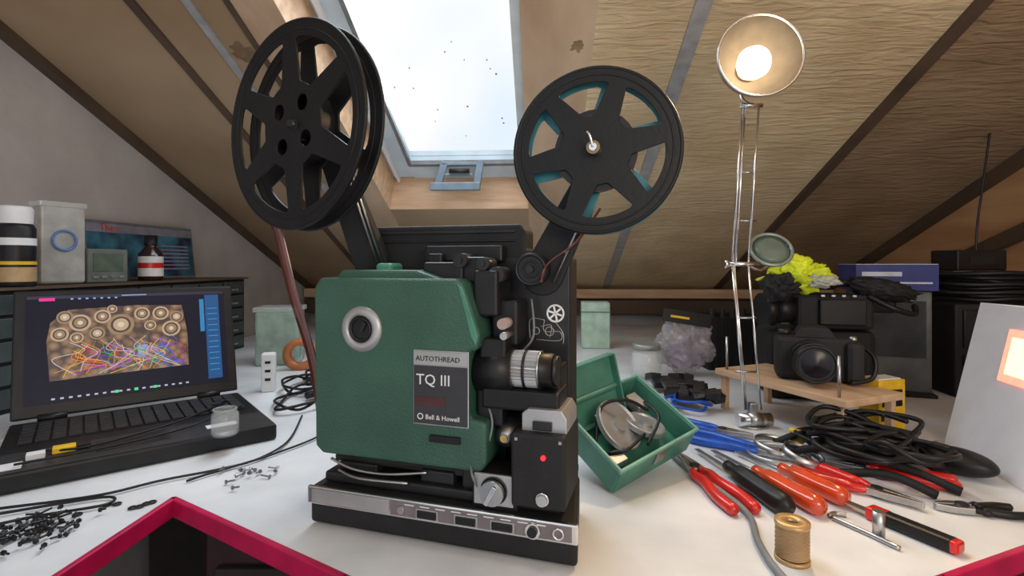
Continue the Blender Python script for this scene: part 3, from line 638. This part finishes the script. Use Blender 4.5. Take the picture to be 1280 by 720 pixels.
# white folded card
wc=grp('white_folded_card',(.70,.775,ZD+.001))
V=[(.02,.078,0),(-.045,-.17,0),(.045,-.14,.2325),(.11,.11,.2325),(.25,.05,0),(.26,.02,.22)]
o=mk(wc,'card',V,[(0,1,2,3),(0,3,5,4)],m_paper); md=o.modifiers.new('s','SOLIDIFY'); md.thickness=.0015
def q(u,v,off):
    a=Vector(V[0]).lerp(Vector(V[1]),u); b=Vector(V[3]).lerp(Vector(V[2]),u); p=a.lerp(b,v)
    n=(Vector(V[1])-Vector(V[0])).cross(Vector(V[3])-Vector(V[0])).normalized()
    if n.x>0: n=-n
    return p+n*off
mk(wc,'painted_projection',[q(.35,.52,.003),q(.66,.52,.003),q(.66,.85,.003),q(.35,.85,.003)],[(0,1,2,3)],M('painted_projection',(.9,.4,.3),.5,emis=(1,.36,.24),es=1.1,scale=60))  # glowing patch paints the projected orange light onto the card
mk(wc,'painted_projection_core',[q(.40,.57,.004),q(.62,.57,.004),q(.62,.80,.004),q(.40,.80,.004)],[(0,1,2,3)],M('painted_projection_hot',(1,.75,.3),.5,emis=(1,.80,.42),es=1.8))  # brighter middle of the painted projection, also emissive
# ---------------------------------------------------------------- green tool box
gb=grp('green_metal_box',(.160,.750,ZD+.044),(rad(30),rad(-9),rad(35)))
def tray(p,name,w,d,h,t,mat):
    boxes(p,name,[((0,0,t/2),(w,d,t)),((-w/2,0,h/2),(t,d,h)),((w/2,0,h/2),(t,d,h)),((0,-d/2,h/2),(w,t,h)),((0,d/2,h/2),(w,t,h))],mat,.0012)
tray(gb,'tray',.155,.118,.042,.004,m_greenl)
boxes(gb,'rim',[((0,-.060,.042),(.163,.004,.006)),((0,.060,.042),(.163,.004,.006)),((-.079,0,.042),(.004,.123,.006)),((.079,0,.042),(.004,.123,.006))],M('green_rim',(.15,.34,.27),.45),.001)
lid=sub(gb,'lid',(-.025,.066,.042),(rad(52),0,0))
tray(lid,'lid_tray',.115,.09,.016,.003,m_greenl)
for i,(x,y,z,r,tx) in enumerate([(-.015,.005,.028,.038,.35),(.030,-.01,.020,.030,-.2)]):
    lathe(gb,'film_can_%d'%i,[(0,0),(r,0),(r,.007),(r*.96,.008),(r*.9,.005),(r*.3,.005),(r*.28,.009),(0,.009)],m_silver,loc=(x,y,z),rot=(tx,.25,0),smooth=False)
boxes(gb,'small_parts',[((.055,.03,.02),(.02,.03,.015)),((-.05,-.03,.015),(.03,.02,.012)),((.0,.035,.015),(.05,.012,.012))],m_silver,.001)
tubes(gb,'film_scraps',[[(-.06,.0,.02),(-.03,.03,.05),(.01,.02,.055),(.04,.0,.04)],[(-.06,-.02,.02),(-.05,-.04,.045),(0,-.03,.04)],[(.0,-.04,.03),(.04,-.02,.045),(.06,.02,.03)]],.0025,m_black)
box(gb,'latch',(0,-.0615,.03),(.02,.005,.02),m_steel,.001)
pg=grp('pale_green_box',(.30,1.85,ZD),(0,0,-.1)); box(pg,'box',(0,0,.082),(.10,.08,.163),M('pale_green',(.40,.55,.45),.6),.003); box(pg,'lid_line',(0,0,.13),(.103,.083,.004),m_greenl)
jar('glass_jar',(.352,1.34,ZD),.038,.082,m_glass,M('jar_lid',(.3,.32,.3),.4,metal=.4))
pb=grp('plastic_bag',(.465,1.38,ZD+.012))
blob(pb,'film',(0,0,.075),(.072,.04,.07),M('bag_film',(.55,.52,.58),.12,alpha=.4),.4,2.2,5,2.); box(pb,'header',(.0,-.02,.145),(.13,.004,.035),m_black,.001,rot=(rad(-10),.15,0))
boxes(pb,'header_print',[((-.02,-.0245,.147),(.05,.001,.006),(rad(-10),.15,0))],m_yellow)
blob(pb,'contents',(.0,0,.05),(.05,.025,.04),M('bag_contents',(.25,.2,.3),.4),.4,3,4,6.)
kr=grp('black_crate',(.64,1.52,ZD),(0,0,.05)); tray(kr,'crate',.17,.14,.15,.006,m_matte)
boxes(kr,'ribs',[((-.07+.02*i,-.074,.075),(.006,.004,.13)) for i in range(8)],m_dark,.001)
tubes(kr,'batteries',[[(-.06+.03*i,-.03,.01),(-.06+.03*i,-.03,.17)] for i in range(5)],.010,m_dark,k=2)
# ---------------------------------------------------------------- hand tools
def screwdriver(name,a,b,r,mat,blade=.07,tipm=m_steel):
    a=Vector((*a,0));b=Vector((*b,0)); g=grp(name,(a.x,a.y,ZD+r*1.05),(0,0,math.atan2((b-a).y,(b-a).x))); l=(b-a).length
    prof=[(0,.0),(.7,.02),(.95,.08),(1,.2),(.92,.45),(1,.62),(.9,.78),(.55,.86),(.62,.93),(.6,1.)]
    V=[];F=[];sg=24
    for rr,t in prof:
        for k in range(sg):
            an=2*math.pi*k/sg; f=rr*r*(1-.14*(k%4==0)*(0.1<t<.8)); V.append((t*l,f*math.cos(an),f*math.sin(an)))
    for i in range(len(prof)-1):
        for k in range(sg): F.append((i*sg+k,i*sg+(k+1)%sg,(i+1)*sg+(k+1)%sg,(i+1)*sg+k))
    F.append(tuple((len(prof)-1)*sg+k for k in range(sg)))
    mk(g,'handle',V,F,mat,True)
    cyl(g,'blade',(l*.3,0,0),(l+blade,0,-r*.5),.003,tipm,seg=12); box(g,'tip',(l+blade,0,-r*.5),(.012,.007,.0015),tipm)
    return g
def pliers(name,loc,ang,L,mat,open_=.22,jaw=.05,hr=.0065):
    g=grp(name,(loc[0],loc[1],ZD+hr+.001),(0,0,ang))
    for s in(-1,1):
        p=[(0,0,0),(-.02,s*.012,0),(-.35*L,s*L*open_*.6,0),(-.7*L,s*L*open_,0),(-L,s*L*open_*.85,0)]
        P=cr(p,6); n=len(P); rr=[hr*(.55+.6*min(1,i/n*2.2)) for i in range(n)]; rr[-1]=hr*.5
        V,F=sweep_data(P,rr,10); mk(g,'handle_%d'%s,V,F,mat,True)
        prism(g,'jaw_%d'%s,[(-.012,s*.002),(-.008,s*.011),(.012,s*.010),(jaw,s*.003),(jaw,s*.0005),(.01,s*.001)],-.004,.004,m_steel,.0008,axis='Z')
    cyl(g,'pivot',(0,0,-.005),(0,0,.0055),.007,m_dark)
    return g
pliers('combination_pliers',(.395,.80),rad(-42),.13,m_blue,.16)
pliers('side_cutters',(.37,.90),rad(-35),.12,m_blue,.15)
pliers('cutting_pliers',(.262,.735),rad(97),.13,m_red,.12)
screwdriver('screwdriver',(.325,.598),(.305,.725),.0135,m_black,.08)
screwdriver('screwdriver',(.365,.600),(.338,.712),.0125,m_orange,.09)
screwdriver('screwdriver',(.410,.625),(.378,.72),.0125,m_orange,.08)
kn=grp('utility_knife',(.439,.571,ZD+.008),(0,0,math.atan2(-.0765,.0377)))
box(kn,'handle',(.012,0,0),(.07,.018,.014),m_black,.004); box(kn,'grip_red',(-.028,0,0),(.022,.0185,.0145),m_red,.003); box(kn,'end',(.045,0,0),(.012,.017,.013),m_red,.003); box(kn,'blade',(-.055,0,0),(.035,.010,.0015),m_steel)
hx=grp('hex_key'); tube(hx,'key',[(.375,.60,ZD+.003),(.392,.565,ZD+.003),(.405,.535,ZD+.003)],.0028,m_steel); cyl(hx,'socket',(.401,.56,ZD),(.401,.56,ZD+.03),.006,m_steel)
tube(hx,'cross',[(.374,.604,ZD+.003),(.385,.61,ZD+.003),(.395,.606,ZD+.003)],.0028,m_steel)
sp=grp('wire_spool',(.284,.519,ZD))
lathe(sp,'flange_low',[(0,0),(.0165,0),(.0165,.004),(.014,.004)],m_brass); lathe(sp,'flange_top',[(.014,.036),(.0165,.036),(.0165,.040),(.006,.040),(.006,.034)],m_brass)
pts=[( .0148*math.cos(a*.5),.0148*math.sin(a*.5),.005+.031*a/200) for a in range(200)]
V,F=sweep_data(pts,.0013,6); mk(sp,'wire',V,F,M('spool_wire',(.38,.24,.12),.45),True); cyl(sp,'core',(0,0,.002),(0,0,.037),.0138,m_darkw)
gc=grp('grey_cable'); tube(gc,'cable',[(.250,.90,ZD+.005),(.248,.82,ZD+.005),(.252,.75,ZD+.005),(.272,.66,ZD+.005),(.278,.60,ZD+.005),(.262,.545,ZD+.005),(.255,.49,ZD+.005),(.26,.40,ZD+.005)],.0038,m_grey)
lo=grp('steel_hoop'); 
for i,(x,y,r) in enumerate([(.41,.79,.045),(.42,.81,.035),(.43,.76,.028)]):
    lathe(lo,'band_%d'%i,[(r,0),(r,.010),(r-.0015,.010),(r-.0015,0),(r,0)],m_steel,loc=(x,y,ZD+.001+.006*i),rot=(.1*i,.12*i,0))
hp=grp('cable_heap')
tubes(hp,'cables',[coilpts(random.uniform(.49,.58),random.uniform(.70,.80),ZD+.006+.004*i,.07,.06,14,2.,.5) for i in range(11)],.004,m_black)
tubes(hp,'straight_leads',[[(.42,.80,ZD+.006),(.48,.75,ZD+.03),(.54,.70,ZD+.02),(.58,.66,ZD+.006)],[(.43,.84,ZD+.006),(.48,.82,ZD+.03),(.56,.77,ZD+.03),(.60,.70,ZD+.008)],[(.45,.72,ZD+.006),(.5,.68,ZD+.02),(.54,.65,ZD+.006)]],.006,m_matte)
pliers('long_nose_pliers',(.47,.66),rad(-55),.10,m_red,.2)
pliers('wire_stripper',(.50,.735),rad(150),.11,m_red,.13)
pliers('long_nose_pliers',(.545,.62),rad(170),.06,m_black,.2,.03,.004)
ms=grp('computer_mouse',(.640,.735,ZD),(0,0,.5)); blob(ms,'shell',(0,0,.018),(.028,.046,.018),m_black,.03,1,4); tube(ms,'cable',[(0,.04,.01),(-.01,.055,.006),(-.03,.06,.006)],.002,m_black); cyl(ms,'wheel',(-.003,.025,.033),(.003,.025,.033),.006,m_grey)
yb=grp('yellow_clip',(.47,.835,ZD+.02),(0,0,.4)); box(yb,'jaw_a',(0,0,.006),(.035,.018,.008),m_yellow,.003,rot=(0,.25,0)); box(yb,'jaw_b',(0,0,-.006),(.035,.018,.008),m_yellow,.003,rot=(0,-.25,0)); cyl(yb,'pin',(.01,-.01,0),(.01,.01,0),.003,m_steel)
dcx=grp('small_parts_clutter')
boxes(dcx,'parts',[((random.uniform(.34,.42),random.uniform(1.03,1.26),ZD+.016+random.uniform(0,.02)),(random.uniform(.02,.045),random.uniform(.02,.035),random.uniform(.010,.02)),(random.uniform(-.3,.3),random.uniform(-.3,.3),random.uniform(0,3))) for i in range(28)],m_dark,.002)
tubes(dcx,'leads',[coilpts(.36,1.05,ZD+.01,.05,.05,12,1.7,.5) for i in range(2)],.003,m_blue)
# ---------------------------------------------------------------- world, light, camera
wd=bpy.data.worlds.new('World'); C.scene.world=wd; wd.use_nodes=True; nt=wd.node_tree; bgk=nt.nodes['Background']
tc=nt.nodes.new('ShaderNodeTexCoord'); nz=nt.nodes.new('ShaderNodeTexNoise'); nz.inputs['Scale'].default_value=2.5; rp=nt.nodes.new('ShaderNodeValToRGB')
rp.color_ramp.elements[0].color=(.74,.88,1,1); rp.color_ramp.elements[1].color=(1,1,1,1); rp.color_ramp.elements[0].position=.3; rp.color_ramp.elements[1].position=.55
nt.links.new(tc.outputs['Generated'],nz.inputs['Vector']); nt.links.new(nz.outputs['Fac'],rp.inputs['Fac']); nt.links.new(rp.outputs['Color'],bgk.inputs['Color']); bgk.inputs['Strength'].default_value=1.05
ar=bpy.data.lights.new('skylight_daylight','AREA'); ar.energy=11; ar.size=.38; ar.size_y=1.3; ar.shape='RECTANGLE'; ar.color=(.82,.92,1)
ao=bpy.data.objects.new('skylight_daylight',ar); link(ao); ao.location=R(-.27,1.05,Zc(1.05,.22)); ao.rotation_euler=(-sl,0,ROOM[2])
rl=bpy.data.lights.new('warm_fill','AREA'); rl.energy=7.5; rl.size=.4; rl.color=(1,.80,.58)  # added warm fill behind the camera to brighten ceiling and walls, no real fixture
ro=bpy.data.objects.new('warm_fill',rl); link(ro); ro.location=(.45,-.45,1.30); ro.rotation_euler=(rad(122),0,rad(-3))
cm=bpy.data.cameras.new('Camera'); co=bpy.data.objects.new('Camera',cm); link(co); co.location=(0,0,1.05); co.rotation_euler=(rad(90),0,0)
cm.lens=18; cm.sensor_width=36; cm.shift_y=-30/1280; cm.clip_start=.02
C.scene.camera=co
C.scene.view_settings.view_transform='Standard'
